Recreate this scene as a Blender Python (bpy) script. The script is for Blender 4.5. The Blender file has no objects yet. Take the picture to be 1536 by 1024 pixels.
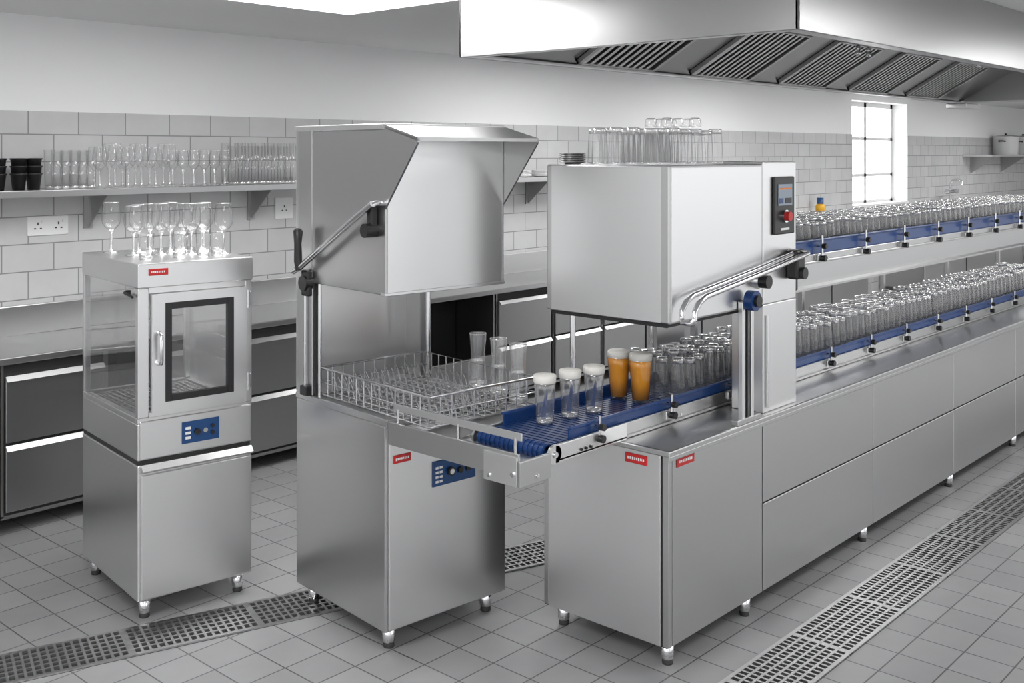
import bpy, bmesh, math, random
from mathutils import Vector, Matrix
random.seed(7)
scene = bpy.context.scene
scene.view_settings.view_transform = 'Standard'

# ------------------------------------------------------------------ materials
def new_mat(name):
    m = bpy.data.materials.new(name); m.use_nodes = True
    nt = m.node_tree
    return m, nt, nt.nodes['Principled BSDF']

def plain(name, col, rough=0.5, metal=0.0, emit=None, spec=None):
    m, nt, p = new_mat(name)
    p.inputs['Base Color'].default_value = (*col, 1)
    p.inputs['Roughness'].default_value = rough
    p.inputs['Metallic'].default_value = metal
    if emit:
        p.inputs['Emission Color'].default_value = (*col, 1)
        p.inputs['Emission Strength'].default_value = emit
    return m

def steel_mat(name, v, rough, metal=1.0, grain=(1.2, 1.2, 160)):
    m, nt, p = new_mat(name)
    tc = nt.nodes.new('ShaderNodeTexCoord')
    mp = nt.nodes.new('ShaderNodeMapping'); mp.inputs['Scale'].default_value = grain
    nz = nt.nodes.new('ShaderNodeTexNoise'); nz.inputs['Scale'].default_value = 4; nz.inputs['Detail'].default_value = 2
    nt.links.new(tc.outputs['Object'], mp.inputs['Vector']); nt.links.new(mp.outputs[0], nz.inputs['Vector'])
    r = nt.nodes.new('ShaderNodeMapRange')
    r.inputs['To Min'].default_value = rough - 0.012; r.inputs['To Max'].default_value = rough + 0.012
    nt.links.new(nz.outputs['Fac'], r.inputs['Value']); nt.links.new(r.outputs[0], p.inputs['Roughness'])
    cr = nt.nodes.new('ShaderNodeMapRange')
    cr.inputs['To Min'].default_value = v * 0.985; cr.inputs['To Max'].default_value = v * 1.015
    nt.links.new(nz.outputs['Fac'], cr.inputs['Value'])
    nt.links.new(cr.outputs[0], p.inputs['Base Color'])
    p.inputs['Metallic'].default_value = metal
    return m

STEEL = steel_mat('brushed_steel', 0.53, 0.29)
STEEL_L = steel_mat('pale_and_lit_steel', 0.74, 0.30)  # paler steel; on some faces its tone paints in brighter light
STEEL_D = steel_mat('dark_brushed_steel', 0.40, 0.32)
STEEL_H = steel_mat('hood_steel', 0.45, 0.30)
CHROME = plain('polished_steel', (0.72, 0.72, 0.73), 0.12, 1.0)
WIRE = plain('rack_wire', (0.70, 0.70, 0.71), 0.25, 1.0)
BLACK = plain('black_plastic', (0.012, 0.012, 0.013), 0.35)
DARK = plain('dark_recess', (0.010, 0.010, 0.010), 0.6)
GAP = plain('seam_shadow_gap', (0.03, 0.03, 0.03), 0.7)
BLUE = plain('blue_belt', (0.005, 0.030, 0.125), 0.35)
BLUE_R = plain('blue_rail', (0.007, 0.042, 0.17), 0.28)
BLUE_P = plain('blue_control_panel', (0.008, 0.055, 0.18), 0.3)
RED = plain('red_label', (0.5, 0.015, 0.015), 0.35)
WHITE = plain('white_plastic', (0.78, 0.78, 0.78), 0.35)
FOAM = plain('white_foam', (0.80, 0.78, 0.73), 0.7)
PAINT = plain('white_paint', (0.88, 0.88, 0.88), 0.7)
CEIL = plain('ceiling_paint', (0.76, 0.76, 0.76), 0.8)
SCREEN = plain('display_screen', (0.25, 0.3, 0.36), 0.2)
ORANGE = plain('orange_plastic', (0.8, 0.2, 0.02), 0.4)
LAMP = plain('lamp_diffuser', (1, 1, 1), 0.5, emit=11.0)
PANE = plain('daylight_glow_pane', (1, 1, 1), 0.5, emit=2.5)  # pane emits by itself, standing in for daylight outside

def glass_thin(name, body=0.03, edge=0.35, face_tint=0.985, gmin=0.03, gmax=0.55, power=2.5):
    m, nt, p = new_mat(name)
    nt.nodes.remove(p)
    out = nt.nodes['Material Output']
    lw = nt.nodes.new('ShaderNodeLayerWeight'); lw.inputs['Blend'].default_value = 0.5
    pw = nt.nodes.new('ShaderNodeMath'); pw.operation = 'POWER'; pw.inputs[1].default_value = power
    nt.links.new(lw.outputs['Facing'], pw.inputs[0])
    tm = nt.nodes.new('ShaderNodeMapRange'); tm.inputs['To Min'].default_value = face_tint; tm.inputs['To Max'].default_value = edge
    nt.links.new(pw.outputs[0], tm.inputs['Value'])
    tr = nt.nodes.new('ShaderNodeBsdfTransparent'); nt.links.new(tm.outputs[0], tr.inputs[0])
    gl = nt.nodes.new('ShaderNodeBsdfGlossy'); gl.inputs['Roughness'].default_value = 0.03
    gl.inputs['Color'].default_value = (1, 1, 1, 1)
    df = nt.nodes.new('ShaderNodeBsdfDiffuse'); df.inputs['Color'].default_value = (0.95, 0.95, 0.96, 1)
    gm = nt.nodes.new('ShaderNodeMapRange'); gm.inputs['To Min'].default_value = gmin; gm.inputs['To Max'].default_value = gmax
    nt.links.new(pw.outputs[0], gm.inputs['Value'])
    m1 = nt.nodes.new('ShaderNodeMixShader'); m1.inputs[0].default_value = body
    nt.links.new(tr.outputs[0], m1.inputs[1]); nt.links.new(df.outputs[0], m1.inputs[2])
    m2 = nt.nodes.new('ShaderNodeMixShader')
    nt.links.new(gm.outputs[0], m2.inputs[0]); nt.links.new(m1.outputs[0], m2.inputs[1]); nt.links.new(gl.outputs[0], m2.inputs[2])
    nt.links.new(m2.outputs[0], out.inputs['Surface'])
    return m
GLASS = glass_thin('clear_glass', body=0.02, edge=0.35, power=3.0)
GLASS_M = glass_thin('washed_glass', body=0.035, edge=0.45, gmin=.04, gmax=0.85, power=3.2)
GLASS_T = glass_thin('thick_pint_glass', body=0.06, edge=0.5, gmin=.10, gmax=0.9, power=2.0)
STEM = glass_thin('solid_glass_stem', body=0.12, edge=0.4, gmin=.22, gmax=0.8, power=1.2)
PANEG = glass_thin('clear_pane', body=0.02, edge=.6, gmin=0.04, gmax=0.35)

m, nt, p = new_mat('amber_beer')
p.inputs['Roughness'].default_value = 0.1
lw = nt.nodes.new('ShaderNodeLayerWeight'); lw.inputs['Blend'].default_value = 0.35
mx = nt.nodes.new('ShaderNodeMix'); mx.data_type = 'RGBA'
mx.inputs['A'].default_value = (0.74, 0.30, 0.006, 1); mx.inputs['B'].default_value = (0.30, 0.075, 0.002, 1)
nt.links.new(lw.outputs['Facing'], mx.inputs['Factor']); nt.links.new(mx.outputs['Result'], p.inputs['Base Color'])
BEER = m

def tile_mat(name, w, h, mort, c1, c2, cm, axis, offset, rough):
    m, nt, p = new_mat(name)
    g = nt.nodes.new('ShaderNodeNewGeometry')
    sx = nt.nodes.new('ShaderNodeSeparateXYZ'); cx = nt.nodes.new('ShaderNodeCombineXYZ')
    nt.links.new(g.outputs['Position'], sx.inputs[0])
    a, b = {'xy': ('X', 'Y'), 'xz': ('X', 'Z'), 'yz': ('Y', 'Z')}[axis]
    nt.links.new(sx.outputs[a], cx.inputs['X']); nt.links.new(sx.outputs[b], cx.inputs['Y'])
    br = nt.nodes.new('ShaderNodeTexBrick')
    br.offset = offset; br.squash = 1.0
    br.inputs['Scale'].default_value = 1.0
    br.inputs['Brick Width'].default_value = w; br.inputs['Row Height'].default_value = h
    br.inputs['Mortar Size'].default_value = mort; br.inputs['Mortar Smooth'].default_value = 0.2
    br.inputs['Color1'].default_value = (*c1, 1); br.inputs['Color2'].default_value = (*c2, 1); br.inputs['Mortar'].default_value = (*cm, 1)
    nt.links.new(cx.outputs[0], br.inputs['Vector'])
    nz = nt.nodes.new('ShaderNodeTexNoise'); nz.inputs['Scale'].default_value = 5; nz.inputs['Detail'].default_value = 5
    nt.links.new(g.outputs['Position'], nz.inputs['Vector'])
    mr = nt.nodes.new('ShaderNodeMapRange'); mr.inputs['To Min'].default_value = 0.9; mr.inputs['To Max'].default_value = 1.1
    nt.links.new(nz.outputs['Fac'], mr.inputs['Value'])
    mx = nt.nodes.new('ShaderNodeVectorMath'); mx.operation = 'SCALE'
    nt.links.new(br.outputs['Color'], mx.inputs[0]); nt.links.new(mr.outputs[0], mx.inputs['Scale'])
    nt.links.new(mx.outputs[0], p.inputs['Base Color'])
    bp = nt.nodes.new('ShaderNodeBump'); bp.inputs['Strength'].default_value = 0.35; bp.inputs['Distance'].default_value = 0.003
    bp.invert = True
    nt.links.new(br.outputs['Fac'], bp.inputs['Height']); nt.links.new(bp.outputs[0], p.inputs['Normal'])
    p.inputs['Roughness'].default_value = rough
    return m
FLOOR = tile_mat('floor_tiles', 0.2, 0.2, 0.0035, (0.27, 0.27, 0.272), (0.32, 0.32, 0.322), (0.09, 0.09, 0.09), 'xy', 0.0, 0.33)
WTILE = tile_mat('wall_tiles', 0.32, 0.17, 0.004, (0.52, 0.52, 0.522), (0.57, 0.57, 0.572), (0.26, 0.26, 0.26), 'xz', 0.5, 0.25)

# ------------------------------------------------------------------ builder
class B:
    def __init__(s): s.v = []; s.f = []; s.m = []; s.sm = []; s.mats = []
    def mi(s, mat):
        if mat not in s.mats: s.mats.append(mat)
        return s.mats.index(mat)
    def add(s, vs, fs, mat, smooth=False):
        o = len(s.v); k = s.mi(mat)
        s.v.extend([tuple(v) for v in vs])
        for f in fs:
            s.f.append(tuple(i + o for i in f)); s.m.append(k); s.sm.append(smooth)
    def box(s, x0, x1, y0, y1, z0, z1, mat, bev=0.0):
        if bev > 0:
            bm = bmesh.new(); bmesh.ops.create_cube(bm, size=1)
            for v in bm.verts:
                v.co = Vector(((x0 + x1) / 2 + v.co.x * (x1 - x0), (y0 + y1) / 2 + v.co.y * (y1 - y0), (z0 + z1) / 2 + v.co.z * (z1 - z0)))
            bev = min(bev, abs(x1 - x0) * .45, abs(y1 - y0) * .45, abs(z1 - z0) * .45)
            bmesh.ops.bevel(bm, geom=bm.edges[:], offset=bev, segments=2, affect='EDGES', profile=0.5)
            bm.verts.index_update()
            s.add([v.co.copy() for v in bm.verts], [[v.index for v in f.verts] for f in bm.faces], mat)
            bm.free(); return
        vs = [(x, y, z) for z in (z0, z1) for y in (y0, y1) for x in (x0, x1)]
        s.add(vs, [(0, 2, 3, 1), (4, 5, 7, 6), (0, 1, 5, 4), (2, 6, 7, 3), (0, 4, 6, 2), (1, 3, 7, 5)], mat)
    def tube(s, pts, r, mat, seg=10, caps=True, radii=None):
        pts = [Vector(p) for p in pts]; n = len(pts); vs = []; fs = []
        prevN = None
        for i, p in enumerate(pts):
            if i == 0: t = pts[1] - p
            elif i == n - 1: t = p - pts[i - 1]
            else: t = (pts[i + 1] - p).normalized() + (p - pts[i - 1]).normalized()
            t.normalize()
            if prevN is None:
                up = Vector((0, 0, 1)) if abs(t.z) < 0.9 else Vector((1, 0, 0))
                nn = t.cross(up).normalized()
            else:
                nn = (prevN - t * prevN.dot(t)).normalized()
            prevN = nn; b = t.cross(nn)
            rr = radii[i] if radii else r
            for k in range(seg):
                a = 2 * math.pi * k / seg
                vs.append(p + nn * (math.cos(a) * rr) + b * (math.sin(a) * rr))
        for i in range(n - 1):
            for k in range(seg):
                k2 = (k + 1) % seg
                fs.append((i * seg + k, i * seg + k2, (i + 1) * seg + k2, (i + 1) * seg + k))
        s.add(vs, fs, mat, True)
        if caps:
            s.add(vs[:seg], [tuple(range(seg))[::-1]], mat); s.add(vs[-seg:], [tuple(range(seg))], mat)
    def cyl(s, p0, p1, r, mat, seg=18, r2=None):
        s.tube([p0, p1], r, mat, seg, True, [r, r if r2 is None else r2])
    def lathe(s, prof, c, mat, seg=20, smooth=True):
        vs = []; fs = []; n = len(prof)
        for (r, z) in prof:
            r = max(r, 0.0004)
            for k in range(seg):
                a = 2 * math.pi * k / seg
                vs.append((c[0] + math.cos(a) * r, c[1] + math.sin(a) * r, c[2] + z))
        for i in range(n - 1):
            for k in range(seg):
                k2 = (k + 1) % seg
                fs.append((i * seg + k, i * seg + k2, (i + 1) * seg + k2, (i + 1) * seg + k))
        s.add(vs, fs, mat, smooth)
    def prism(s, poly, axis, a0, a1, mat):
        n = len(poly); vs = []
        for a in (a0, a1):
            for (u, w) in poly:
                vs.append({'x': (a, u, w), 'y': (u, a, w), 'z': (u, w, a)}[axis])
        fs = [tuple(range(n))[::-1], tuple(range(n, 2 * n))] + [(i, (i + 1) % n, n + (i + 1) % n, n + i) for i in range(n)]
        s.add(vs, fs, mat)
    def obj(s, name, parent=None, loc=(0, 0, 0), rot=0.0):
        me = bpy.data.meshes.new(name); me.from_pydata(s.v, [], s.f)
        for mt in s.mats: me.materials.append(mt)
        me.polygons.foreach_set('material_index', s.m)
        me.polygons.foreach_set('use_smooth', s.sm)
        bm = bmesh.new(); bm.from_mesh(me); bmesh.ops.recalc_face_normals(bm, faces=bm.faces[:]); bm.to_mesh(me); bm.free()
        me.update()
        o = bpy.data.objects.new(name, me); scene.collection.objects.link(o)
        o.location = loc; o.rotation_euler = (0, 0, rot)
        if parent: o.parent = parent
        return o
def empty(name, loc=(0, 0, 0), rot=0.0):
    e = bpy.data.objects.new(name, None); scene.collection.objects.link(e)
    e.location = loc; e.rotation_euler = (0, 0, rot); e.empty_display_size = 0.2
    return e

def label_y(b, x0, x1, z0, z1, y):      # red badge on a face looking to -Y
    b.box(x0, x1, y - 0.004, y, z0, z1, RED, 0.002)
    zc = (z0 + z1) / 2; h = (z1 - z0) * .16; w = (x1 - x0)
    xs = x0 + w * .12
    for i in range(8):
        ww = w * random.uniform(.045, .07)
        b.box(xs, xs + ww, y - 0.0052, y - 0.004, zc - h * random.uniform(.5, 1), zc + h, WHITE); xs += ww + w * .04
def label_x(b, y0, y1, z0, z1, x):
    b.box(x - 0.004, x, y0, y1, z0, z1, RED, 0.002)
    zc = (z0 + z1) / 2; h = (z1 - z0) * .16; w = (y1 - y0); ys = y0 + w * .12
    for i in range(8):
        ww = w * random.uniform(.045, .07)
        b.box(x - 0.0052, x - 0.004, ys, ys + ww, zc - h * random.uniform(.5, 1), zc + h, WHITE); ys += ww + w * .04
def foot(b, x, y, h=0.1, r=0.02):
    b.lathe([(r * 1.05, 0.022), (r * 1.2, 0.03), (r * 1.2, h), (0, h)], (x, y, 0), CHROME, 18)
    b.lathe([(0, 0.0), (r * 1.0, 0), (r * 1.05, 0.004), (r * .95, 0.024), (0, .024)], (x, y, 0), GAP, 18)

# ------------------------------------------------------------------ room
CZ = 2.95; YW = 6.65; XE = 23.0
b = B(); b.box(-3, XE + .3, -3, YW + .3, -0.1, 0, FLOOR); b.obj('floor')
b = B(); b.box(-3, XE + .3, -3, YW + .3, CZ, CZ + 0.1, CEIL); b.obj('ceiling')
wx0, wx1, wz0, wz1 = 14.6, 16.6, 1.30, 2.85
TZ = 2.355
b = B()
b.box(-3, wx0, YW, YW + .3, 0, CZ, PAINT)
b.box(wx1, XE, YW, YW + .3, 0, CZ, PAINT)
b.box(wx0, wx1, YW, YW + .3, 0, wz0, PAINT)
b.box(wx0, wx1, YW, YW + .3, wz1, CZ, PAINT)
b.box(-3, wx0, YW - .008, YW, 0, TZ, WTILE)
b.box(wx1, XE, YW - .008, YW, 0, TZ, WTILE)
b.box(wx0, wx1, YW - .008, YW, 0, wz0, WTILE)
b.obj('wall_back')
b = B(); b.box(XE, XE + .3, -3, YW + .3, 0, CZ, PAINT); b.obj('wall_right')
b = B()
yf0, yf1 = YW + .24, YW + .28
for (a, c) in ((wx0, wx0 + .07), (wx1 - .07, wx1)): b.box(a, c, yf0, yf1, wz0, wz1, WHITE)
for (a, c) in ((wz0, wz0 + .07), (wz1 - .07, wz1)): b.box(wx0, wx1, yf0, yf1, a, c, WHITE)
b.box(wx0, wx1, YW - .03, YW + .24, wz0 - .001, wz0 + .03, WHITE)
MUNT = plain('window_bars', (0.75, 0.75, 0.75), 0.5)
b.box(15.55, 15.63, yf0, yf1, wz0, wz1, MUNT)
for zz in (1.75, 2.3): 
    b.box(wx0, wx1, yf0, yf1, zz - .022, zz + .022, MUNT)
b.box(wx0, wx1, yf1, yf1 + .01, wz0, wz1, PANE)
b.obj('window_1')

def lamp(x0, x1, y0, y1):
    b = B()
    b.box(x0, x1, y0, y1, CZ - .02, CZ - .001, LAMP)
    for (a, c, d, e) in ((x0 - .03, x0, y0 - .03, y1 + .03), (x1, x1 + .03, y0 - .03, y1 + .03), (x0, x1, y0 - .03, y0), (x0, x1, y1, y1 + .03)):
        b.box(a, c, d, e, CZ - .03, CZ - .001, WHITE)
    b.obj('ceiling_light_panel')
lamp(2.5, 4.07, 3.9, 5.0)
lamp(0.0, 1.6, 2.2, 3.3)  # panels from here on are out of view, added to light the room
lamp(-0.5, 1.2, -0.8, 0.4)
lamp(5.2, 7.2, 0.0, 0.9)
lamp(9.2, 11.2, 0.0, 0.9)
lamp(6.3, 8.0, 4.7, 5.5)
lamp(9.5, 11.2, 4.7, 5.5)
lamp(12.5, 14.5, 3.4, 4.6)
lamp(17.5, 19.5, 3.4, 4.6)

# ------------------------------------------------------------------ floor drains
def drain(name, L, W, loc, rot):
    b = B()
    b.box(0, L, -W / 2, W / 2, 0.0005, 0.002, DARK)
    for yy in (-W / 2, W / 2 - .018): b.box(0, L, yy, yy + .018, 0.002, 0.009, STEEL)
    n = 6; inner = W - .036
    for i in range(1, n):
        y = -W / 2 + .018 + inner * i / n; b.box(0, L, y - .006, y + .006, 0.002, 0.009, STEEL)
    x = 0; k = 0
    while x < L:
        w = 0.03 if k % 16 == 0 else 0.011
        b.box(x, min(L, x + w), -W / 2, W / 2, 0.002, 0.0085, STEEL)
        x += w + 0.022; k += 1
    return b.obj(name, None, loc, rot)
drain('floor_drain_grate', 8.0, 0.28, (2.6, 2.08, 0), 0)
drain('floor_drain_grate', 4.6, 0.28, (0.7, 4.79, 0), math.radians(-18))

# ------------------------------------------------------------------ back counter
YF = 5.95
b = B()
b.box(0.6, 13.6, YF - .02, YW - .01, 0.94, 0.98, STEEL, 0.006)
b.box(0.6, 13.6, YW - .04, YW - .01, 0.98, 1.16, STEEL, 0.004)
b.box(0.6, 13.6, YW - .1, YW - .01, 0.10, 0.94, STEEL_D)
edges = [(0.62, 1.22, 'd'), (1.24, 1.82, 'd'), (1.84, 2.42, 'd'), (2.44, 3.04, 'd'), (3.04, 3.32, 'o'), (3.32, 3.9, 'd'), (3.9, 4.48, 'd'), (4.48, 5.2, 'd'),
         (5.2, 5.62, 'c'), (5.62, 6.38, 'v'), (6.4, 7.1, 'd'), (7.12, 7.8, 'd'), (7.82, 8.5, 'd'), (8.5, 9.5, 'd'), (9.5, 10.5, 'd'), (10.5, 11.5, 'd'), (11.5, 12.5, 'd'), (12.5, 13.58, 'd')]
for (a, c, t) in edges:
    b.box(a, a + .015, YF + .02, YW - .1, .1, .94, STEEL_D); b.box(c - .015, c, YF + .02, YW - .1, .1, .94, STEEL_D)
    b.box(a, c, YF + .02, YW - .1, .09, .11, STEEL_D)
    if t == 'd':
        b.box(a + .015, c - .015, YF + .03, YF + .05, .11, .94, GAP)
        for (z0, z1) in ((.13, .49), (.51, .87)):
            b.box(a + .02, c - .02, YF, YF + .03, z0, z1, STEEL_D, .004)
            b.prism([(YF - .022, z1 - .022), (YF - .019, z1 - .026), (YF + .002, z1 - .003), (YF + .002, z1 + .004)], 'x', a + .02, c - .02, STEEL_D)
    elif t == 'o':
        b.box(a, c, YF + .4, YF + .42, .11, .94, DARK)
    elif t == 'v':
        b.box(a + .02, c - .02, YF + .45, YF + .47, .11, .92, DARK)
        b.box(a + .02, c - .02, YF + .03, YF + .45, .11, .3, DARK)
        b.box(a + .02, c - .02, YF, YF + .03, .11, .45, STEEL_D, .004)
    else:
        b.box(a + .02, c - .02, YF, YF + .03, .11, .9, STEEL_D, .004)
        for i in range(5):
            b.box(a + .12, c - .1, YF - .008, YF, .52 + i * .075, .56 + i * .075, BLACK, .003)
            b.cyl((a + .3, YF - .02, .54 + i * .075), (a + .3, YF, .54 + i * .075), .012, CHROME)
for xx in (0.7, 1.83, 3.0, 4.5, 6.4, 8.5, 10.5, 12.5, 13.4):
    foot(b, xx, YF + .08, .1); foot(b, xx, YW - .15, .1)
b.obj('back_counter')

# wall shelf
SZ = 1.86
b = B()
b.box(0.6, 8.2, YW - .32, YW - .01, SZ - .004, SZ + .012, STEEL_L, .003)
b.box(0.6, 8.2, YW - .325, YW - .31, SZ - .03, SZ + .012, STEEL, .003)
for xx in (1.7, 3.26, 4.49, 5.9, 7.55):
    b.prism([(YW - .27, SZ - .005), (YW - .27, SZ - .03), (YW - .03, SZ - .24), (YW - .01, SZ - .24), (YW - .01, SZ - .005)], 'x', xx - .004, xx + .004, STEEL_D)
    b.box(xx - .03, xx + .03, YW - .02, YW - .009, SZ - .25, SZ - .005, STEEL_D)
b.obj('steel_shelf')
STOP = SZ + .013

# ---------------------------------------------------------------- glassware functions
def tumbler(b, x, y, z, rb, rt, h, mat=GLASS, seg=16, base=.02):
    b.lathe([(rb * .93, base), (rb, base * .9), (rb + (rt - rb) * .5, h * .5), (rt, h), (rt - .003, h)], (x, y, z), mat, seg)
    b.lathe([(0, 0), (rb, 0), (rb, base * .9), (rb * .93, base), (0, base)], (x, y, z), STEM, seg)
def inverted(b, x, y, z, rb, rt, h, mat, seg=14):
    b.lathe([(rt, 0), (rt * .98, h * .3), ((rt + rb) / 2, h * .6), (rb * 1.02, h * .86)], (x, y, z), mat, seg)
    b.lathe([(0, h * .88), (rb * 1.02, h * .86), (rb, h - .004), (rb - .006, h), (0, h)], (x, y, z), STEM, seg)
    b.lathe([(rt * 1.01, 0), (rt * 1.03, .004), (rt * 1.01, .008)], (x, y, z), STEM, seg)
def wineglass(b, x, y, z, h, r, mat=GLASS, seg=20):
    b.lathe([(0, 0), (r * .82, .0), (r * .82, .004), (r * .3, .008), (.008, .02), (.006, h * .15), (.0055, h * .38), (.013, h * .44), (r * .35, h * .465)], (x, y, z), STEM, seg)
    b.lathe([(r * .35, h * .465), (r * .62, h * .50), (r * .9, h * .57), (r, h * .66),
             (r * .97, h * .78), (r * .80, h - .004)], (x, y, z), mat, seg)
    b.lathe([(r * .80, h - .004), (r * .81, h - .001), (r * .77, h)], (x, y, z), STEM, seg)

b = B()
for i in range(5):
    for j in range(2):
        tumbler(b, 2.95 + i * .055 + j * .01, YW - .24 + j * .12, STOP, .026, .032, .24 - .01 * (i % 2), GLASS_M, 14)
for i in range(11):
    for j in range(2):
        tumbler(b, 4.20 + i * .055, YW - .25 + j * .12, STOP, .024, .03, .27 + .02 * ((i + j) % 2), GLASS_M, 14)
for k, xx in enumerate([3.22, 3.32, 3.41, 3.50, 3.60, 3.70]):
    for j in range(2):
        wineglass(b, xx + .03 * j, YW - .25 + j * .13, STOP, .26 + .02 * (k % 2), .045, GLASS_M)
for k, xx in enumerate([3.80, 3.88, 3.96, 4.04, 4.12]):
    for j in range(2):
        wineglass(b, xx, YW - .25 + j * .13, STOP, .24, .038, GLASS_M)
b.obj('shelf_glassware')
b = B()
for xx in (2.50, 2.62, 2.74, 2.83):
    for st in range(3):
        z = STOP + st * .045
        b.lathe([(0, 0), (.034, 0), (.045, .09), (.05, .092), (.05, .1), (.043, .1), (.032, .01), (0, .01)], (xx, YW - .2, z), BLACK, 18)
b.obj('black_cup_stack')
b = B()
for k, xx in enumerate((7.25, 7.55, 7.85)):
    for i in range(5): b.lathe([(0, 0), (.06, 0), (.11, .012), (.11, .016), (.06, .006), (0, .006)], (xx, YW - .18, STOP + i * .011), WHITE, 24)
b.obj('plate_stack')

# sockets
def socket(x0, x1, z0, z1):
    b = B(); y = YW - .008
    b.box(x0, x1, y - .012, y, z0, z1, WHITE, .004)
    n = 2 if x1 - x0 > .2 else 1
    for i in range(n):
        cx = x0 + (x1 - x0) * (i + .5) / n; cz = (z0 + z1) / 2
        b.box(cx - .004, cx + .004, y - .0135, y - .012, cz + .005, cz + .022, BLACK)
        for s_ in (-1, 1): b.box(cx + s_ * .018 - .006, cx + s_ * .018 + .006, y - .0135, y - .012, cz - .02, cz - .012, BLACK)
        b.box(cx - .008 + .03, cx + .008 + .03, y - .016, y - .012, cz + .018, cz + .035, WHITE, .002)
    b.obj('wall_socket')
socket(2.87, 3.13, 1.58, 1.70)
socket(4.70, 4.86, 1.60, 1.76)

# right-hand far shelf, pots, tap
b = B()
b.box(19.0, 22.9, YW - .5, YW - .01, 2.02, 2.05, STEEL_L, .004)
for xx in (19.4, 21, 22.6): b.prism([(YW - .46, 2.02), (YW - .01, 1.72), (YW - .01, 2.02)], 'x', xx - .01, xx + .01, STEEL_D)
b.obj('steel_shelf')
for xx in (20.5, 21.5):
    b = B(); yy = YW - .26
    b.lathe([(0, 0), (.21, 0), (.215, .31), (.225, .315), (.225, .325), (.21, .325), (.205, .02), (0, .02)], (xx, yy, 2.051), WHITE, 28)
    b.lathe([(.226, .325), (.226, .34), (.05, .36), (0, .362)], (xx, yy, 2.051), STEEL, 28)
    b.box(xx - .03, xx + .03, yy - .015, yy + .015, 2.41, 2.44, BLACK, .005)
    for s_ in (-1, 1): b.tube([(xx + s_ * .2, yy - .05, 2.29), (xx + s_ * .27, yy - .04, 2.3), (xx + s_ * .27, yy + .04, 2.3), (xx + s_ * .2, yy + .05, 2.29)], .012, BLACK, 8)
    b.obj('stock_pot')
b = B()
b.box(15.5, 22.5, YW - .7, YW - .01, .1, 1.1, STEEL, .01)
b.box(15.5, 22.5, YW - .72, YW - .01, 1.1, 1.14, STEEL_L, .01)
b.box(15.5, 22.5, YW - .05, YW - .01, 1.14, 1.28, STEEL_L, .01)
for xx in (17.2, 18.6, 20, 21.4): b.box(xx - .01, xx + .01, YW - .708, YW - .7, .1, 1.1, GAP)
for xx in (15.6, 19, 22.4): foot(b, xx, YW - .6, .1, .03)
b.tube([(17.9, YW - .2, 1.14), (17.9, YW - .2, 1.58), (17.9, YW - .24, 1.64), (17.9, YW - .32, 1.65), (17.9, YW - .38, 1.62), (17.9, YW - .39, 1.55)], .018, CHROME, 12)
b.cyl((17.7, YW - .2, 1.45), (18.1, YW - .2, 1.45), .03, CHROME)
for s_ in (-.2, .2): b.cyl((17.9 + s_, YW - .26, 1.45), (17.9 + s_, YW - .2, 1.45), .04, CHROME)
b.obj('sink_counter')
b = B()
b.box(11.8, 14.2, YW - .3, YW - .01, 1.27, 1.30, STEEL_L, .004)
for xx in (12.2, 13.9): b.prism([(YW - .28, 1.27), (YW - .01, 1.05), (YW - .01, 1.27)], 'x', xx - .01, xx + .01, STEEL_D)
b.obj('steel_shelf')
b = B()
b.lathe([(0, 0), (.06, 0), (.06, .09), (.03, .12), (0, .12)], (13.3, YW - .15, 1.301), plain('yellow_bottle', (.75, .4, .02), .4), 20)
b.lathe([(.045, .11), (.045, .19), (0, .19)], (13.3, YW - .15, 1.301), BLUE_P, 20)
b.obj('cleaning_bottle')

# ------------------------------------------------------------------ extraction hood
hx0, hx1, hy0, hy1, hz0, hz1 = 4.0, 11.2, 2.05, 4.0, 2.6, CZ - .001
b = B(); t = .015
b.box(hx0, hx0 + t, hy0, hy1, hz0, hz1, STEEL_H, .003)
b.box(hx1 - t, hx1, hy0, hy1, hz0, hz1, STEEL_H, .003)
b.box(hx0, hx1, hy0, hy0 + t, hz0, hz1, STEEL_H, .003)
b.box(hx0, hx1, hy1 - t, hy1, hz0, hz1, STEEL_H, .003)
for (a, c, d, e) in ((hx0 + t, hx0 + .08, hy0 + t, hy1 - t), (hx1 - .08, hx1 - t, hy0 + t, hy1 - t), (hx0 + .08, hx1 - .08, hy0 + t, hy0 + .08), (hx0 + .08, hx1 - .08, hy1 - .08, hy1 - t)):
    b.box(a, c, d, e, hz0 + .002, hz0 + .012, STEEL_L)
b.box(hx0 + t, hx1 - t, hy0 + t, hy1 - t, hz1 - .02, hz1 - .01, STEEL_D)
def slope(yA, zA, yB, zB):
    L = math.hypot(yB - yA, zB - zA); d = Vector((0, (yB - yA) / L, (zB - zA) / L)); n = Vector((0, -d.z, d.y))
    if n.z > 0: n = -n
    def slab(x0, x1, s0, s1, h0, h1, mat):
        vs = []
        for hh in (h0, h1):
            for ss in (s0, s1):
                for xx in (x0, x1):
                    p = Vector((xx, yA, zA)) + d * ss + n * hh; vs.append(p)
        b.add(vs, [(0, 2, 3, 1), (4, 5, 7, 6), (0, 1, 5, 4), (2, 6, 7, 3), (0, 4, 6, 2), (1, 3, 7, 5)], mat)
    slab(hx0 + t, hx1 - t, 0, L, -.004, 0, STEEL_D)
    x = hx0 + .85
    while x + .8 < hx1 - .2:
        w = .78
        slab(x, x + w, .03, L - .03, 0.0, .004, DARK)
        for (a, c) in ((x, x + .03), (x + w - .03, x + w)): slab(a, c, .03, L - .03, 0, .03, STEEL)
        for (a, c) in ((.03, .045), (L - .04, L - .03)): slab(x, x + w, a, c, 0, .03, STEEL)
        k = x + .06
        while k < x + w - .05:
            slab(k, k + .030, .045, L - .04, .008, .016, STEEL_L); k += .07
        x += w + .42
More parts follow.
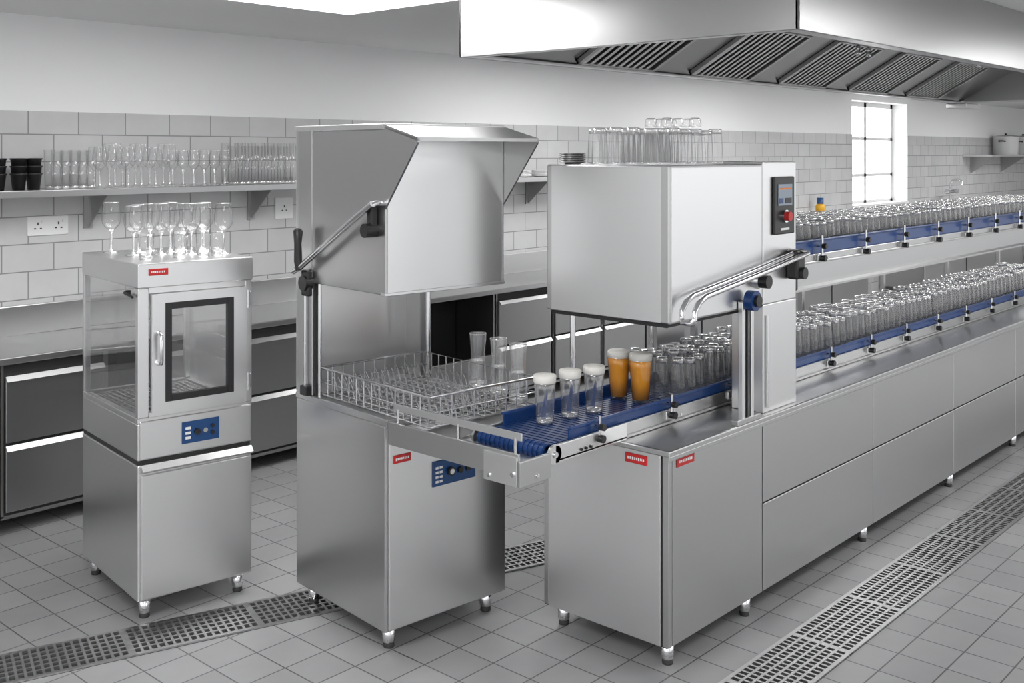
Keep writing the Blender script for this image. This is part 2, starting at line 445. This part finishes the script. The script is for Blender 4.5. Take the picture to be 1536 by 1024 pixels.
slope(hy1 - .08, hz0 + .02, hy1 - .62, hz1 - .02)
slope(hy0 + .08, hz0 + .02, hy0 + .62, hz1 - .02)
for (xx, yy, zl) in ((5.1, 2.85, .12), (6.35, 2.85, .2), (6.5, 2.85, .2), (8.5, 2.85, .15)):
    b.cyl((xx, yy, hz1 - .02), (xx, yy, hz1 - .02 - zl), .008, CHROME)
    b.lathe([(0, -.03), (.012, -.03), (.018, -.01), (.01, 0), (.014, .01), (.014, .03), (0, .03)], (xx, yy, hz1 - .02 - zl), CHROME, 12)
    b.lathe([(.02, .05), (.02, .065), (0, .065)], (xx, yy, hz1 - .02 - zl), CHROME, 12)
b.box(hx1 - .5, hx1 - .1, hy1 - .3, hy1 - .1, hz0 - .07, hz0 - .02, STEEL_L, .008)
b.cyl((hx1 - .3, hy1 - .2, hz0 - .02), (hx1 - .3, hy1 - .2, hz0 + .01), .02, CHROME)
b.obj('extraction_hood')

# ------------------------------------------------------------------ glasswasher (left)
R1 = math.radians(-8); L1 = (2.405, 4.43, 0)
root = empty('upright_glasswasher', L1, R1)
w, dp = .55, .74
b = B()
b.box(0, w, .0, dp, .09, .70, STEEL_L, .006)
b.box(.004, w - .004, .01, dp - .004, .70, .72, GAP)
b.box(0, w, 0, dp, .72, .885, STEEL_L, .005)
b.box(.012, w - .006, -.014, 0, .10, .655, STEEL_L, .004)
b.prism([(-.03, .672), (-.034, .678), (-.012, .702), (0, .702), (0, .66)], 'x', .012, w - .006, STEEL)
b.box(.008, w - .006, -.01, 0, .725, .895, STEEL_L, .004)
for (a, c, d, e) in ((0, w, 0, .03), (0, w, dp - .03, dp), (0, .03, .03, dp - .03), (w - .03, w, .03, dp - .03)):
    b.box(a, c, d, e, .885, .91, STEEL_L, .003)
b.box(.03, w - .03, .03, dp - .03, .886, .89, STEEL_D)
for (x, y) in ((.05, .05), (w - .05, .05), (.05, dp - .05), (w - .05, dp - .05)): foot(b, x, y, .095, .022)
b.obj('base_cabinet', root)
b = B()   # basket floor
for i in range(22): b.cyl((.04, .05 + i * .03, .9), (w - .04, .05 + i * .03, .9), .0025, WIRE, 6)
for i in range(16): b.cyl((.05 + i * .03, .04, .903), (.05 + i * .03, dp - .04, .903), .0025, WIRE, 6)
b.obj('wire_floor', root)
b = B()
b.box(-.003, w + .003, -.012, dp, 1.49, 1.60, STEEL_L, .005)
b.box(0, .05, -.004, .03, .91, 1.49, STEEL_L, .004)
b.box(w - .035, w, -.004, .03, .91, 1.49, STEEL_L, .004)
b.box(.05, w - .035, -.004, .03, 1.465, 1.49, STEEL_L); b.box(.05, w - .035, -.004, .03, .91, .93, STEEL_L)
for (x, y) in ((.0, dp - .03), (w - .03, dp - .03)): b.box(x, x + .03, y, y + .03, .91, 1.49, STEEL_L, .003)
b.box(w - .006, w, .03, dp - .03, .91, 1.49, STEEL_L)
label_y(b, .045, .135, 1.545, 1.575, -.012)
b.obj('upper_frame', root)
b = B()
d0, d1, e0, e1 = .055, w - .04, .932, 1.462
fx0, fx1, fz0, fz1 = .115, .445, .975, 1.42
for (a, c, d, e) in ((d0, fx0, e0, e1), (fx1, d1, e0, e1), (fx0, fx1, e0, fz0), (fx0, fx1, fz1, e1)):
    b.box(a, c, -.03, -.004, d, e, STEEL_L)
g = .03
for (a, c, d, e) in ((fx0, fx0 + g, fz0, fz1), (fx1 - g, fx1, fz0, fz1), (fx0 + g, fx1 - g, fz0, fz0 + g), (fx0 + g, fx1 - g, fz1 - g, fz1)):
    b.box(a, c, -.034, -.006, d, e, BLACK, .002)
b.box(fx0 + g, fx1 - g, -.02, -.017, fz0 + g, fz1 - g, PANEG)
b.tube([(.083, -.03, 1.29), (.083, -.058, 1.285), (.083, -.066, 1.27), (.083, -.066, 1.17), (.083, -.058, 1.155), (.083, -.03, 1.15)], .009, CHROME, 10)
for z in (.97, 1.36):
    b.cyl((w - .028, -.018, z), (w - .028, -.018, z + .085), .009, CHROME)
    b.box(w - .045, w - .005, -.012, -.004, z + .01, z + .075, STEEL, .002)
b.obj('glazed_door', root)
b = B(); b.box(0.002, 0.007, .03, dp - .03, .91, 1.49, PANEG)
b.box(0, .012, .02, .028, 1.38, 1.385, CHROME)
b.box(.03, w - .03, dp - .012, dp - .008, .91, 1.49, PANEG)
b.cyl((-.012, .12, 1.46), (.01, .12, 1.46), .012, BLACK); b.cyl((-.012, .03, 1.45), (-.012, .13, 1.46), .006, BLACK)
b.obj('side_glass', root)
b = B()
b.box(.20, .38, -.015, -.01, .765, .865, BLUE_P, .002)
for i in range(3):
    b.box(.215, .24, -.017, -.015, .785 + i * .022, .797 + i * .022, WHITE)
b.cyl((.27, -.028, .815), (.27, -.015, .815), .014, BLACK); b.cyl((.31, -.022, .815), (.31, -.015, .815), .011, CHROME); b.cyl((.345, -.022, .83), (.345, -.015, .83), .009, BLACK)
b.cyl((.345, -.022, .8), (.345, -.015, .8), .009, BLACK)
b.obj('control_panel', root)
b = B()
for (x, y, hh) in ((.10, .62, .25), (.13, .40, .24), (.20, .52, .24), (.25, .36, .25), (.28, .58, .24), (.33, .44, .25), (.37, .28, .25), (.42, .50, .24), (.46, .34, .25), (.5, .20, .25), (.5, .46, .24)):
    wineglass(b, x, y, 1.601, hh, .046)
for (x, y, hh) in ((.10, .16, .12), (.26, .16, .12), (.36, .12, .13), (.3, .24, .12), (.44, .14, .12)):
    tumbler(b, x, y, 1.601, .03, .036, hh)
b.obj('wine_glasses', None, L1, R1)

# ------------------------------------------------------------------ hood dishwasher (centre)
R2 = math.radians(-6); L2 = (2.945, 3.38, 0)
root = empty('hood_type_dishwasher', L2, R2)
w, dp = .66, .72
b = B()
b.box(0, w, 0, dp, .09, .955, STEEL, .006)
b.box(.012, w - .004, -.014, 0, .10, .945, STEEL_L, .004)  # paler tone paints in the brighter light on the front
b.box(-.004, w + .004, -.02, dp, .955, .985, STEEL, .004)
b.box(.04, w - .04, .04, dp - .12, .9855, .988, STEEL_D)
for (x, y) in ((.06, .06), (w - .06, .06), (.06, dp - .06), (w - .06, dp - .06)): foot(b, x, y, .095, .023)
label_y(b, .03, .12, .795, .83, -.014)
b.box(.235, .475, -.019, -.014, .655, .765, BLUE_P, .002)
for i in range(4):
    for j in range(2): b.box(.25 + j * .022, .265 + j * .022, -.021, -.019, .67 + i * .02, .68 + i * .02, WHITE)
b.cyl((.33, -.034, .71), (.33, -.019, .71), .019, BLACK); b.cyl((.33, -.036, .71), (.33, -.034, .71), .012, CHROME); b.cyl((.385, -.03, .705), (.385, -.019, .705), .014, BLACK); b.cyl((.43, -.028, .705), (.43, -.019, .705), .013, BLACK)
b.obj('base_cabinet', root)
b = B()
b.box(0, .04, dp - .14, dp, .985, 2.2, STEEL, .004)
b.box(0, w, dp - .02, dp, .985, 2.2, STEEL_L)
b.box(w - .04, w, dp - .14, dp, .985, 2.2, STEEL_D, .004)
b.cyl((.025, dp - .165, .985), (.025, dp - .165, 1.5), .009, CHROME)
b.cyl((w - .03, dp - .19, .985), (w - .03, dp - .19, 1.5), .013, CHROME)
b.box(.012, .03, dp - .16, dp - .14, .985, 1.5, DARK)
b.obj('rear_column', root)
b = B()
hz, ht = 1.50, 2.195
b.box(0, .012, 0, dp - .142, hz, ht, STEEL, .003)
b.box(w - .012, w, 0, dp - .142, hz, ht, STEEL, .003)
b.box(.012, w - .012, 0.0, .012, hz, ht, STEEL_L)  # hood front also painted brighter through the paler steel
b.box(.012, w - .012, dp - .154, dp - .142, hz, ht, STEEL)
b.box(-.004, w + .004, -.004, dp + .004, ht, ht + .025, STEEL_L, .003)
b.box(.012, w - .012, .012, dp - .154, ht - .05, ht - .04, STEEL)
b.box(-.003, w + .003, -.003, .03, hz - .004, hz + .01, STEEL_L, .002)
vy = -.23
b.prism([(0, ht + .02), (vy, ht - .035), (vy, ht - .05), (0, ht + .005)], 'x', -.004, w + .004, STEEL)
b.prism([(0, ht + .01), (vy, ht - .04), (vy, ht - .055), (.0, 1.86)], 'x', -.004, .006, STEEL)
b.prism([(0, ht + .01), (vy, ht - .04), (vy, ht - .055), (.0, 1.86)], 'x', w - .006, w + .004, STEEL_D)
b.obj('lifting_hood', root)
b = B()
b.tube([(-.05, .02, 1.885), (-.05, .12, 1.835), (-.05, .60, 1.575), (-.05, .66, 1.55)], .014, CHROME, 14)
b.tube([(0, .03, 1.885), (-.03, .025, 1.887), (-.05, .03, 1.88)], .012, CHROME, 12)
b.cyl((-.06, .07, 1.77), (0, .07, 1.77), .03, BLACK, 20)
b.box(-.035, -.005, .05, .09, 1.76, 1.88, BLACK, .008)
b.tube([(-.055, .605, 1.56), (-.055, .61, 1.60), (-.055, .612, 1.68), (-.055, .61, 1.74), (-.055, .608, 1.75)], .02, BLACK, 14, True, [.014, .019, .017, .022, .012])
b.cyl((-.04, .6, 1.5), (0.0, .6, 1.5), .035, BLACK, 20)
b.box(-.03, -.002, .57, .63, 1.44, 1.56, BLACK, .008)
b.obj('lever_handle', root)
b = B()
b.cyl((-.012, .62, .99), (-.012, .62, 1.45), .007, CHROME)
b.box(-.03, 0, .585, .64, .985, 1.03, BLACK, .005)
b.obj('guide_rod', root)

# dish table bridging machine and conveyor (world coordinates)
root_t = empty('dish_table')
b = B()
b.box(2.94, 3.60, 3.09, 3.28, .915, .93, STEEL, .003)
b.box(2.94, 3.095, 2.62, 3.09, .915, .93, STEEL, .003)
b.box(2.928, 2.940, 2.62, 3.345, .89, .985, STEEL, .003)      # left apron
b.box(2.922, 3.10, 2.605, 2.62, .865, .96, STEEL, .003)   # end apron
b.box(2.920, 2.9275, 2.621, 2.79, .865, .975, STEEL_L, .002)
b.box(3.60, 3.615, 3.09, 3.27, .885, .96, STEEL, .003)
b.box(2.945, 2.953, 2.62, 3.33, 1.03, 1.06, STEEL_L, .003)      # guide bar
for yy in (2.65, 2.95, 3.3): b.cyl((2.945, yy, .93), (2.945, yy, 1.04), .006, CHROME)
b.cyl((2.914, 2.64, .91), (2.920, 2.64, .91), .009, CHROME); b.cyl((2.914, 2.76, .885), (2.920, 2.76, .885), .007, CHROME)
b.cyl((3.02, 2.6, .89), (3.02, 2.606, .89), .008, CHROME)
b.obj('tray_top', root_t)

# wire rack
b = B()
rx0, rx1, ry0, ry1, rz0, rz1 = .03, .62, -.26, .55, .99, 1.115
for zz, rr in ((rz0 + .004, .0045), (rz0 + .06, .003), (rz1, .0055)):
    b.tube([(rx0, ry0, zz), (rx1, ry0, zz), (rx1, ry1, zz), (rx0, ry1, zz), (rx0, ry0, zz)], rr, WIRE, 8)
n = 10; mth = 14
for i in range(n + 1):
    x = rx0 + (rx1 - rx0) * i / n
    b.cyl((x, ry0, rz0 + .004), (x, ry1, rz0 + .004), .003, WIRE, 6)
    for y in (ry0, ry1): b.cyl((x, y, rz0), (x, y, rz1), .003, WIRE, 6)
for j in range(mth + 1):
    y = ry0 + (ry1 - ry0) * j / mth
    b.cyl((rx0, y, rz0 + .006), (rx1, y, rz0 + .006), .003, WIRE, 6)
    for x in (rx0, rx1): b.cyl((x, y, rz0), (x, y, rz1), .003, WIRE, 6)
# leaning open pegs, in rows
for i in range(1, 10):
    x = rx0 + (rx1 - rx0) * i / n
    y = ry0 + .04
    while y < ry1 - .04:
        if not (y < .1 and i > 7):
            b.tube([(x, y, rz0 + .006), (x - .012, y, rz0 + .06), (x - .03, y, rz0 + .095)], .0022, WIRE, 6)
        y += .045
b.obj('wire_dish_rack', None, L2, R2)

# ------------------------------------------------------------------ conveyor dishwasher (right)
root = empty('conveyor_dishwasher')
X0, XR = 3.62, 9.7
Y0, Y1 = 2.42, 3.08
b = B()
b.box(X0, XR, Y0 + .012, Y1, .09, .88, GAP)
b.box(X0 - .012, X0, Y0 + .036, Y1 - .03, .095, .875, STEEL_L, .003)  # end face lighter than the front, light difference put into the colour
b.box(X0 - .006, X0 + .02, Y0, Y0 + .030, .095, .875, STEEL, .003)
b.box(X0 - .006, X0 + .02, Y1 - .026, Y1, .095, .875, STEEL, .003)
b.box(X0 + .024, 4.374, Y0, Y0 + .014, .095, .875, STEEL, .003)
xs = [4.38, 5.58, 6.77, 7.97, 9.17]
for i, a in enumerate(xs):
    c = xs[i + 1] if i + 1 < len(xs) else XR
    b.box(a + .003, c - .003, Y0, Y0 + .014, .095, .494, STEEL, .003)
    b.box(a + .003, c - .003, Y0, Y0 + .014, .501, .875, STEEL, .003)
b.box(XR - .01, XR, Y0, Y1, .09, .88, STEEL)
b.box(X0 - .05, XR + .02, Y0 - .035, Y1 + .03, .88, .906, STEEL, .006)
b.box(X0 - .05, XR + .02, Y0 - .035, Y0 - .028, .865, .885, STEEL, .003)
for x in (3.68, 4.30, 5.55, 6.82, 8.06, 9.3):
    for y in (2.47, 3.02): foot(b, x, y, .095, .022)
label_y(b, 3.67, 3.80, .815, .855, Y0)
label_x(b, 2.52, 2.63, .815, .855, X0 - .012)
b.obj('long_base_cabinet', root)

b = B()   # wash hood box
b.box(X0, 4.38, Y0, 3.07, 1.40, 2.045, STEEL, .008)
b.box(X0 - .003, X0, Y0 + .04, 3.04, 1.405, 2.04, STEEL_L, .001)
b.box(X0 + .012, 4.36, Y0 - .003, Y0, 1.41, 2.035, STEEL_L, .001)
b.box(X0 + .01, 4.37, Y0 + .02, 3.05, 1.385, 1.40, DARK)
b.box(4.382, 4.70, Y0, 3.07, 1.40, 2.055, STEEL_L, .006)
b.box(4.382, 4.70, Y0, 2.585, .906, 1.40, STEEL_L, .004)
b.box(4.45, 4.70, 3.05, 3.07, .906, 1.40, STEEL)
for (x, y) in ((3.78, 3.05), (4.40, 3.05)):
    b.cyl((x, y, .906), (x, y, 1.4), .013, CHROME)
b.cyl((4.41, Y0 - .008, .93), (4.41, Y0 - .008, 1.35), .006, CHROME)
b.obj('wash_hood', root)

b = B()
for yy in (2.385, 2.325):
    pts = [(3.655, yy, 1.425), (3.66, yy, 1.46), (3.69, yy, 1.492), (3.74, yy, 1.512), (4.26, yy, 1.575), (4.63, yy, 1.625)]
    b.tube(pts, .012, CHROME, 12)
b.tube([(3.655, 2.385, 1.425), (3.648, 2.375, 1.412), (3.648, 2.335, 1.412), (3.655, 2.325, 1.425)], .012, CHROME, 12)
b.tube([(4.63, 2.325, 1.625), (4.645, 2.335, 1.627), (4.645, 2.385, 1.627), (4.64, Y0, 1.627)], .012, CHROME, 12)
b.cyl((4.33, 2.40, 1.515), (4.33, Y0, 1.515), .035, CHROME, 20); b.cyl((4.33, 2.36, 1.515), (4.33, 2.40, 1.515), .03, BLACK, 20)
b.box(4.60, 4.68, 2.36, Y0, 1.50, 1.64, BLACK, .012)
b.cyl((4.64, 2.34, 1.53), (4.64, 2.37, 1.53), .028, BLACK, 18)
for x in (4.16, 4.235):
    b.box(x - .012, x + .012, 2.39, 2.414, .906, 1.44, STEEL_L, .003)
b.box(4.19, 4.205, 2.395, 2.41, .93, 1.42, DARK)
b.cyl((4.197, 2.35, 1.445), (4.197, 2.39, 1.445), .045, BLUE_R, 24); b.cyl((4.197, 2.335, 1.445), (4.197, 2.35, 1.445), .026, BLACK, 20)
b.box(4.10, 4.30, 2.385, 2.418, .906, .93, STEEL, .003)
b.obj('lift_handle', root)
b = B()
b.box(4.465, 4.66, Y0 - .014, Y0, 1.715, 1.985, BLACK, .012)
b.box(4.495, 4.63, Y0 - .017, Y0 - .014, 1.85, 1.95, SCREEN, .002)
b.box(4.50, 4.54, Y0 - .0185, Y0 - .017, 1.86, 1.885, BLUE_R); b.box(4.56, 4.62, Y0 - .0185, Y0 - .017, 1.86, 1.885, BLACK)
b.box(4.50, 4.62, Y0 - .0185, Y0 - .017, 1.925, 1.932, ORANGE)
b.cyl((4.56, Y0 - .025, 1.80), (4.56, Y0 - .014, 1.80), .03, CHROME, 20); b.cyl((4.56, Y0 - .045, 1.80), (4.56, Y0 - .025, 1.80), .022, RED, 20)
b.box(4.52, 4.60, Y0 - .017, Y0 - .014, 1.735, 1.745, WHITE)
b.obj('control_panel', root)

def conveyor(name, xa, xb, ya, yb, zt, fh, slats, rail_x, up):
    """belt top at zt, side frame height fh"""
    b = B()
    b.box(xa, xb, ya + .02, yb - .02, zt - .014, zt, BLUE)
    b.box(xa, xb, ya + .02, yb - .02, zt - .05, zt - .04, BLUE)
    x = xa
    while x < xb:
        b.box(x, x + .02, ya + .022, yb - .022, zt, zt + .003, BLUE); x += .03 if slats else .06
    for (y, s_) in ((ya + .02, 1), (yb - .02, -1)):
        b.box(xa + rail_x, xb, y - .004, y + .004, zt - .01, zt + up, BLUE_R, .002)
        b.box(xa + rail_x, xb, y - .014 if s_ > 0 else y - .002, y + .002 if s_ > 0 else y + .014, zt + up - .006, zt + up + .006, BLUE_R, .004)
    b.box(xa + .02, xb, ya, ya + .012, zt - fh, zt + .004, STEEL, .003)
    b.box(xa + .02, xb, ya - .012, ya, zt - fh, zt - fh + .012, STEEL, .003)
    b.box(xa + .02, xb, yb - .015, yb, zt - fh, zt + .012, STEEL, .003)
    x = xa + .3
    while x < xb:
        b.cyl((x, ya - .012, zt - .03), (x, ya - .012, zt + up + .025), .007, CHROME, 10)
        b.cyl((x, ya - .012, zt + up * .6), (x, ya + .018, zt + up * .6), .006, CHROME, 10)
        b.cyl((x, ya - .038, zt + up * .6), (x, ya - .016, zt + up * .6), .014, BLACK, 14)
        b.cyl((x, ya - .034, zt - .02), (x, ya - .008, zt - .02), .016, BLACK, 14)
        b.box(x - .035, x + .035, ya - .008, ya - .001, zt - .036, zt - .004, STEEL_L, .002)
        b.cyl((x + .09, ya - .004, zt - fh * .6), (x + .09, ya, zt - fh * .6), .006, CHROME, 10)
        x += .52
    return b
b = conveyor('lower_conveyor', 3.13, XR, 2.64, 3.03, .965, .058, True, .14, .045)
b.cyl((3.145, 2.66, .94), (3.145, 3.01, .94), .032, BLUE, 20)
for i in range(14): b.cyl((3.145, 2.665 + i * .025, .94), (3.145, 2.677 + i * .025, .94), .035, BLUE_R, 20)
for (ya, yb) in ((2.628, 2.639), (3.031, 3.042)):
    b.cyl((3.15, ya, .937), (3.15, yb, .937), .038, STEEL_L, 24)
    b.cyl((3.15, ya - .006, .937), (3.15, ya, .937), .012, CHROME, 12)
    b.box(3.15, 3.62, ya, yb, .90, .974, STEEL_L, .004)
for i in range(3): b.cyl((3.31 + i * .03, 2.622, .925), (3.31 + i * .03, 2.628, .925), .006, DARK, 8)
b.box(3.22, 3.58, 2.66, 3.01, .907, .912, STEEL)
b.obj('lower_conveyor', root)
UZ = 1.585
b = conveyor('upper_conveyor', 4.73, XR, 2.46, 3.03, UZ, .04, False, .02, .07)
b.prism([(2.46, 1.535), (2.46, 1.555), (2.50, 1.555), (2.50, 1.42), (2.44, 1.42), (2.44, 1.43), (2.475, 1.435), (2.475, 1.535)], 'x', 4.72, XR, STEEL)
b.box(4.72, XR, 2.50, 3.03, 1.42, 1.43, STEEL)
b.box(4.72, XR, 3.015, 3.03, 1.42, 1.56, STEEL)
b.cyl((4.745, 2.48, 1.56), (4.745, 3.01, 1.56), .03, BLUE, 20)
b.box(4.705, 4.76, 2.44, 2.47, 1.43, 1.62, BLACK, .006)
for x in (4.8, 6.0, 7.2, 8.4, 9.6):
    b.box(x - .015, x + .015, 3.04, 3.07, .906, 1.56, STEEL, .003)
b.obj('upper_conveyor', root)

# glass masses
b = B()
x = 4.80
while x < 9.55:
    for j in range(5):
        inverted(b, x + random.uniform(-.008, .008), 2.55 + j * .095 + random.uniform(-.006, .006), UZ + .004, .026, .034, .155 + random.uniform(-.008, .008), GLASS_M)
    x += .085
b.obj('glassware_on_conveyor')
b = B()
x = 4.13
while x < 9.55:
    for j in range(4):
        inverted(b, x + random.uniform(-.01, .01), 2.715 + j * .082 + random.uniform(-.005, .005), .969, .028, .036, .195 + random.uniform(-.015, .015), GLASS_M)
    x += .088
b.obj('glassware_on_conveyor')
b = B()
for i in range(7):
    for j in range(5):
        if i == 0 and j > 3: continue
        x = 3.72 + i * .085; y = 2.58 + j * .09
        inverted(b, x, y, 2.0465, .03, .036, .155 + random.uniform(-.005, .005), GLASS_M, 16)
for (x, y) in ((3.98, 2.76), (3.975, 2.67), (4.06, 2.67), (4.06, 2.76), (4.14, 2.76), (4.145, 2.67), (4.06, 2.58)):
    inverted(b, x, y, 2.212, .024, .028, .04, GLASS_M, 16)
b.obj('stacked_tumblers')
b = B()
for i in range(5): b.lathe([(0, 0), (.035, 0), (.06, .01), (.06, .013), (.035, .005), (0, .005)], (3.70, 2.985, 2.0465 + i * .009), STEEL_D, 24)
b.obj('plate_stack')

# tall clear glasses standing in the rack
for (x, y) in ((3.60, 3.475), (3.565, 3.31), (3.525, 3.155)):
    b = B()
    b.lathe([(.041, .02), (.039, .06), (.033, .13), (.033, .17), (.037, .215), (.039, .247)], (x, y, 1.001), GLASS_T, 24)
    b.lathe([(.039, .244), (.041, .249), (.037, .253)], (x, y, 1.001), STEM, 24)
    b.lathe([(.032, .125), (.0, .128)], (x, y, 1.001), STEM, 24)
    b.lathe([(.0, .0), (.042, .0), (.042, .02), (.038, .022), (0, .022)], (x, y, 1.001), STEM, 24)
    b.obj('tall_glass')
# foam topped glasses
for (x, y) in ((3.398, 2.892), (3.547, 2.877), (3.687, 2.856)):
    b = B(); z = .9685
    b.lathe([(.038, .016), (.039, .08), (.043, .14), (.047, .19), (.045, .19)], (x, y, z), GLASS_T, 24)
    b.lathe([(0, 0), (.036, 0), (.038, .016), (.034, .022), (0, .022)], (x, y, z), STEM, 24)
    b.lathe([(.0, .168), (.044, .168), (.0475, .174), (.049, .197), (.045, .203), (0, .205)], (x, y, z), FOAM, 24)
    b.prism([(x - .02, z + .03), (x + .012, z + .02), (x + .024, z + .12), (x + .016, z + .14)], 'y', y + .004, y + .006, BLUE_R)  # blue sliver painted in as a reflection inside the glass
    b.obj('foam_topped_glass')
for (x, y) in ((3.975, 2.935), (3.985, 2.82)):
    b = B(); z = .9685
    b.lathe([(0, 0), (.039, 0), (.040, .02), (.045, .1), (.051, .16), (.054, .215), (.052, .215)], (x, y, z), PANEG, 28)
    b.lathe([(0, .012), (.0385, .012), (.0440, .1), (.0498, .158), (.0515, .188), (0, .188)], (x, y, z), BEER, 28)
    b.lathe([(0, .1885), (.0517, .1885), (.0530, .212), (.049, .220), (0, .223)], (x, y, z), FOAM, 28)
    b.obj('beer_glass')

# ------------------------------------------------------------------ world (made-up soft fill, varied by direction for steel reflections), camera
wd = bpy.data.worlds.new('World'); scene.world = wd; wd.use_nodes = True
nt = wd.node_tree; bg = nt.nodes['Background']
tc = nt.nodes.new('ShaderNodeTexCoord')
sx = nt.nodes.new('ShaderNodeSeparateXYZ'); nt.links.new(tc.outputs['Generated'], sx.inputs[0])
zr = nt.nodes.new('ShaderNodeMapRange'); zr.inputs['From Min'].default_value = -.4; zr.inputs['From Max'].default_value = .35
zr.inputs['To Min'].default_value = .8; zr.inputs['To Max'].default_value = 1.75
nt.links.new(sx.outputs['Z'], zr.inputs['Value'])
nz = nt.nodes.new('ShaderNodeTexNoise'); nz.inputs['Scale'].default_value = 2.2; nz.inputs['Detail'].default_value = 1
nt.links.new(tc.outputs['Generated'], nz.inputs['Vector'])
nr = nt.nodes.new('ShaderNodeMapRange'); nr.inputs['From Min'].default_value = .3; nr.inputs['From Max'].default_value = .7
nr.inputs['To Min'].default_value = .55; nr.inputs['To Max'].default_value = 1.4
nt.links.new(nz.outputs['Fac'], nr.inputs['Value'])
mu = nt.nodes.new('ShaderNodeMath'); mu.operation = 'MULTIPLY'
nt.links.new(zr.outputs[0], mu.inputs[0]); nt.links.new(nr.outputs[0], mu.inputs[1])
nt.links.new(mu.outputs[0], bg.inputs['Strength'])
bg.inputs[0].default_value = (0.98, 0.99, 1.0, 1)
cam = bpy.data.cameras.new('Camera'); co = bpy.data.objects.new('Camera', cam); scene.collection.objects.link(co)
cam.sensor_width = 36; cam.lens = 36 * 1600 / 1536; cam.shift_y = -(512 - 228) / 1536
co.location = (0, 0, 2.1); co.rotation_euler = (math.radians(90), 0, math.radians(42.16 - 90))
cam.clip_start = 0.05; cam.clip_end = 100
scene.camera = co
